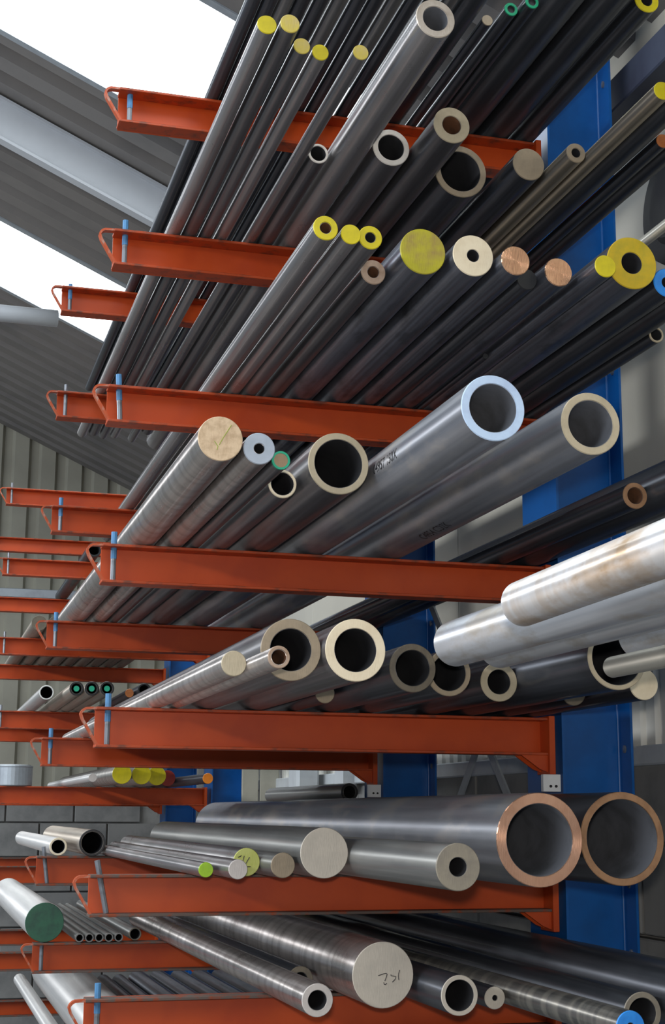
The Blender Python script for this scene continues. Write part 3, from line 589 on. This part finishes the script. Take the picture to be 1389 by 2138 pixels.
TIER = {0: 'bars and tubes on the top tier', 1: 'bars and tubes on the second tier', 2: 'bars and tubes on the third tier', 3: 'bars and tubes on the fourth tier',
        4: 'bars and tubes on the fifth tier', 5: 'bars and tubes on the sixth tier', 6: 'bars and tubes on the seventh tier', 7: 'bars on the lowest arm at the back',
        11: 'bars in the distant bay', 12: 'bars in the distant bay', 13: 'bars in the distant bay', 14: 'bars in the distant bay', 20: 'silver bars coming in from the right'}
CAT = {'metal_bar': 'metal bar', 'metal_tube': 'metal tube'}
MADE = {}
def stock(nm, tier, x, y0, z, R, ri, y1, body, end, label):
    t = thing(nm, (x, y0, H0+z-R+0.0012), label, CAT[nm], TIER[tier]); Ln = y1-y0
    seg = 48 if R > 0.03 else 32
    off = 0.0018
    bm = bmesh.new(); c = R*0.06+0.0006
    if ri: fs = lathe(bm, [(off, ri), (off, R), (Ln-c, R), (Ln, R-c), (Ln, ri)], seg)
    else: fs = lathe(bm, [(off, 0), (off, R), (Ln-c, R), (Ln, R-c), (Ln, 0)], seg)
    bmesh.ops.recalc_face_normals(bm, faces=bm.faces)
    bmesh.ops.translate(bm, vec=(0, 0, R), verts=bm.verts)
    bmesh.ops.split_edges(bm, edges=[e for e in bm.edges if len(e.link_faces) == 2 and e.calc_face_angle(0) > 0.6])
    o = bm_obj('body', bm, BODY[body], t, True)
    if ri:
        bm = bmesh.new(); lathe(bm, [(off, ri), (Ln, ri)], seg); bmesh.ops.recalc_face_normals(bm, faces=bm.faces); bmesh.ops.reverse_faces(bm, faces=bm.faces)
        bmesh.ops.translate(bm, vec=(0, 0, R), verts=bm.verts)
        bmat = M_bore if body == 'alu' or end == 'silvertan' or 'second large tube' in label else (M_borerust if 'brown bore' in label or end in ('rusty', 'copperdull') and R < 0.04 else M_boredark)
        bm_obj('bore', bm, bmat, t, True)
    if end or True:
        e = end or 'tandark'
        bm = bmesh.new(); ch = min(0.0012, R*0.06)
        if ri: lathe(bm, [(off, ri+ch*0.5), (0, ri+ch), (0, R-ch), (off, R)], seg)
        else: lathe(bm, [(0, 0), (0, R-ch), (off, R)], seg)
        bmesh.ops.recalc_face_normals(bm, faces=bm.faces); bmesh.ops.translate(bm, vec=(0, 0, R), verts=bm.verts)
        f = bm_obj('end_face', bm, END[e], t)
        if end == 'greenrim':
            bm = bmesh.new(); lathe(bm, [(0.004, R+0.0005), (-0.0008, R+0.0005), (-0.0008, R*0.80), (0.0, R*0.79)], seg)
            bmesh.ops.recalc_face_normals(bm, faces=bm.faces); bmesh.ops.translate(bm, vec=(0, 0, R), verts=bm.verts)
            bm_obj('painted_rim', bm, M_green, t)
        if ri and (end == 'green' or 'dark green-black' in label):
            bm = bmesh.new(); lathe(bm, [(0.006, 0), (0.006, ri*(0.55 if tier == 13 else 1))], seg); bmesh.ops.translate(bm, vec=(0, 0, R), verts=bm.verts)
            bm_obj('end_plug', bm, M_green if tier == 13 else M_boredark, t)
    MADE[label] = t
    return t
def strokes(t, R, lines, mat, r=0.0006, name='handwriting'):
    bm = bmesh.new()
    for ln in lines: tube_path(bm, [(a*R, -0.0003, R+b*R) for a, b in ln], r, 5)
    return bm_obj(name, bm, mat, t)
def stencil(t, R, text, n_ang, y_start, size):
    """text wrapped on the barrel; reads towards the near end, n_ang = outward direction of its middle line"""
    cu = bpy.data.curves.new('stencil', 'FONT'); cu.body = text; cu.size = size; cu.align_y = 'CENTER'; cu.resolution_u = 3
    to = bpy.data.objects.new('stencil', cu); C.objects.link(to)
    me = bpy.data.meshes.new_from_object(to.evaluated_get(bpy.context.evaluated_depsgraph_get())); bpy.data.objects.remove(to)
    me.materials.clear(); me.materials.append(M_stencil)
    for v in me.vertices:
        a = n_ang-v.co.y/R
        v.co = Vector(((R+0.0006)*math.cos(a), y_start-v.co.x*1.05, R+(R+0.0006)*math.sin(a)))
    return me_obj('stencilled_lettering', me, t)
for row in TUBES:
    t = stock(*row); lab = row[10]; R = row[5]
    if 'handwritten figures' in lab:
        P = lambda l: [((a-645)/520, -(b-675)/520) for a, b in l]
        strokes(t, R, [P(l) for l in ([(560, 682), (600, 672), (650, 656), (695, 650), (712, 664), (696, 715), (672, 770)], [(655, 790), (662, 820), (685, 826), (706, 800)],
                [(778, 668), (776, 688), (815, 694), (862, 705), (848, 745), (800, 790)], [(925, 600), (908, 660), (904, 700), (912, 760)])], M_ink, 0.0008)
    if 'black strokes' in lab:
        P = lambda l: [((a-690)/215, -(b-410)/215) for a, b in l]
        strokes(t, R, [P(l) for l in ([(550, 335), (580, 328), (605, 310)], [(650, 315), (625, 410)], [(735, 335), (665, 455), (668, 474)], [(700, 480), (755, 480)])], M_ink, 0.0009)
    if 'green crayon' in lab:
        P = lambda l: [((a-910)/97, -(b-950)/97) for a, b in l]
        strokes(t, R, [P(l) for l in ([(956, 888), (940, 915), (922, 945), (905, 978)], [(884, 962), (900, 985), (896, 1000)])], M_crayon, 0.0007)
    if 'stencilled lettering' in lab: stencil(t, R, '04957 150X', math.atan2(-0.02, -0.99), 2.50-row[3], 0.026)
    if 'tan ring end, stencilled' in lab: stencil(t, R, 'C4854 CD2K', math.atan2(-0.945, -0.326), 2.86-row[3], 0.027)
# silver bars coming in from the right on trestles beside the camera
SILVER = [(0.760, 0.2720, 0.0303, 1.80, 1.0, 'mottled', 'brown-mottled silver bar, nearest and uppermost of those coming in from the right'),
          (0.906, 0.2945, 0.0405, 2.45, 0.0, 'silver', 'silver bar reaching farthest left, below the brown-mottled one'),
          (0.989, 0.2945, 0.0405, 2.45, 0.0, 'silver', 'silver bar whose belly shows just right of the farthest-reaching silver bar'),
          (1.072, 0.2945, 0.0405, 1.90, 0.0, 'silver', 'silver bar in the middle of the stack, hidden by its neighbours'),
          (1.156, 0.2945, 0.0405, 2.24, 0.0, 'silver', 'silver bar at the right edge just above the short cream one')]
for x, z, R, y1, tl, body, lab in SILVER:
    s = stock('metal_bar', 20, x, 0.2, z, R, 0, y1, body, 'pale', lab)
    s.rotation_euler.x = -math.radians(tl); s.location.z += math.tan(math.radians(tl))*(y1-0.2)
stock('metal_bar', 20, 1.075, 1.0, 0.2335, 0.0170, 0, 2.18, 'pale', 'pale', 'short slim cream bar under the silver bars at the right edge')
for i, y in enumerate((0.45, 1.3)):
    t = thing('trestle', (1.03, y, 0), 'steel trestle carrying the silver bars beside the camera, '+['near', 'far'][i]+' one', 'trestle', 'trestles')
    bm = bmesh.new(); tz = H0+(0.2535 if y < 1 else 0.216); box(bm, -0.31, 0.28, -0.03, 0.03, tz-0.06, tz, 0.003); bm_obj('cross_beam', bm, M_galv, t)
    for sx in (-1, 1):
        for sy in (-1, 1):
            bm = bmesh.new(); tube_path(bm, [(sx*0.24, sy*0.015, tz-0.055), (sx*0.27, sy*0.22, 0.0)], 0.018, 8); bm_obj('leg', bm, M_galv, t)

# ------------------------------------------------------------------ small things
t = thing('ventilation_duct', (0.20, 6.0, H0+2.0), 'pale round duct crossing in front of the lower skylight strip at the left', 'duct')
bm = bmesh.new(); tube_path(bm, [(-2.6, -0.25, -0.16), (-0.4, -0.05, 0.008), (0.05, 0, 0.022), (0.27, 0.022, 0.028)], 0.036, 20); bm_obj('duct_run', bm, M_rafter, t, True)
bm = bmesh.new(); tube_path(bm, [(-0.42, -0.051, 0.006), (-0.38, -0.049, 0.009)], 0.040, 20); bm_obj('end_collar', bm, M_galv, t, True)
for xx in (-2.0, -0.6):
    bm = bmesh.new(); tube_path(bm, [(xx, -0.05, 0.05-0.08*(1 if xx < -1 else 0)), (xx, -0.05, roof_z(0.2+xx)-H0-2.0)], 0.004, 6); bm_obj('hanger_rod', bm, M_galv, t)
# grey tube lying on the second large tube
stock('metal_tube', 5, 1.335, 4.58, 0.068, 0.028, 0.020, 5.65, 'dull', 'black', 'grey tube lying on the large tubes, its round end seen under the fifth arm')
# wall-mounted boxes far back
def wallbox(x0, x1, y0, y1, z0, z1, lab):
    t = thing('control_box', ((x0+x1)/2, (y0+y1)/2, H0+z0), lab, 'control box'); w, d, h = (x1-x0)/2, (y1-y0)/2, z1-z0
    bm = bmesh.new(); box(bm, -w, w, -d, d, 0, h, 0.012); bm_obj('casing', bm, M_box, t)
    bm = bmesh.new(); box(bm, -w*0.8, w*0.8, -d-0.006, -d, h*0.12, h*0.88, 0.002); bm_obj('lid', bm, M_box, t)
    return t
wallbox(1.56, 1.66, 6.15, 6.30, 0.06, 0.34, 'pale grey metal control box far back between the columns')
wallbox(1.63, 1.70, 5.72, 5.82, 0.10, 0.24, 'small pale grey box beside the larger control box')
t = thing('storage_board', (1.5, 7.05, H0-0.35), 'beige board panel leaning behind the rack, left of the grey boxes', 'board')
bm = bmesh.new(); box(bm, 0.02, 0.10, 0, 0.02, 0, 0.75, 0.003); bm_obj('panel', bm, M_card, t)
bm = bmesh.new(); box(bm, 0.108, 0.20, 0, 0.02, 0, 0.75, 0.003); bm_obj('panel', bm, M_card, t)
# round drum on a low arm behind
t = thing('paint_tin', (0.46, 7.26, H0+0.1215), 'round silver-lidded drum standing on a distant arm at the left edge', 'drum')
bm = bmesh.new(); lathe(bm, [(0.0, 0.0), (0.0, 0.085), (0.004, 0.088), (0.085, 0.088), (0.089, 0.091), (0.094, 0.088), (0.094, 0.0)], 32, axis='Z'); bmesh.ops.recalc_face_normals(bm, faces=bm.faces); bm_obj('drum_body', bm, M_galv, t, False)
bm = bmesh.new(); lathe(bm, [(0.094, 0.0), (0.094, 0.08), (0.099, 0.078), (0.099, 0.0)], 32, axis='Z'); bmesh.ops.recalc_face_normals(bm, faces=bm.faces); bm_obj('lid', bm, M_box, t, False)
# timber batten and dark cover
t = thing('timber_batten', (0.675, 4.55, H0-0.66), 'pale timber batten on the low arm right of the fat white bar', 'batten')
bm = bmesh.new(); box(bm, -0.022, 0.022, 0, 1.2, 0.0, 0.045, 0.002); bm_obj('plank', bm, M_wood, t)
bm = bmesh.new(); bmesh.ops.create_cone(bm, cap_ends=True, segments=12, radius1=0.009, radius2=0.009, depth=0.003, matrix=Matrix.Translation((0, -0.001, 0.022)) @ Matrix.Rotation(PI/2, 4, 'X')); bm_obj('knot', bm, M_rail, t)
# black round ventilator on the wall at the right edge
t = thing('wall_ventilator', (WX-0.002, 2.99, H0+1.44), 'black round ventilator on the wall, cut by the right edge', 'ventilator')
bm = bmesh.new(); bmesh.ops.create_cone(bm, cap_ends=True, segments=40, radius1=0.16, radius2=0.145, depth=0.05, matrix=Matrix.Translation((-0.025, 0, 0)) @ Matrix.Rotation(-PI/2, 4, 'Y')); bm_obj('housing', bm, M_blackrub, t)
bm = bmesh.new(); bmesh.ops.create_cone(bm, cap_ends=True, segments=40, radius1=0.10, radius2=0.085, depth=0.014, matrix=Matrix.Translation((-0.057, 0, 0)) @ Matrix.Rotation(-PI/2, 4, 'Y')); bm_obj('centre_cover', bm, M_blackrub, t)
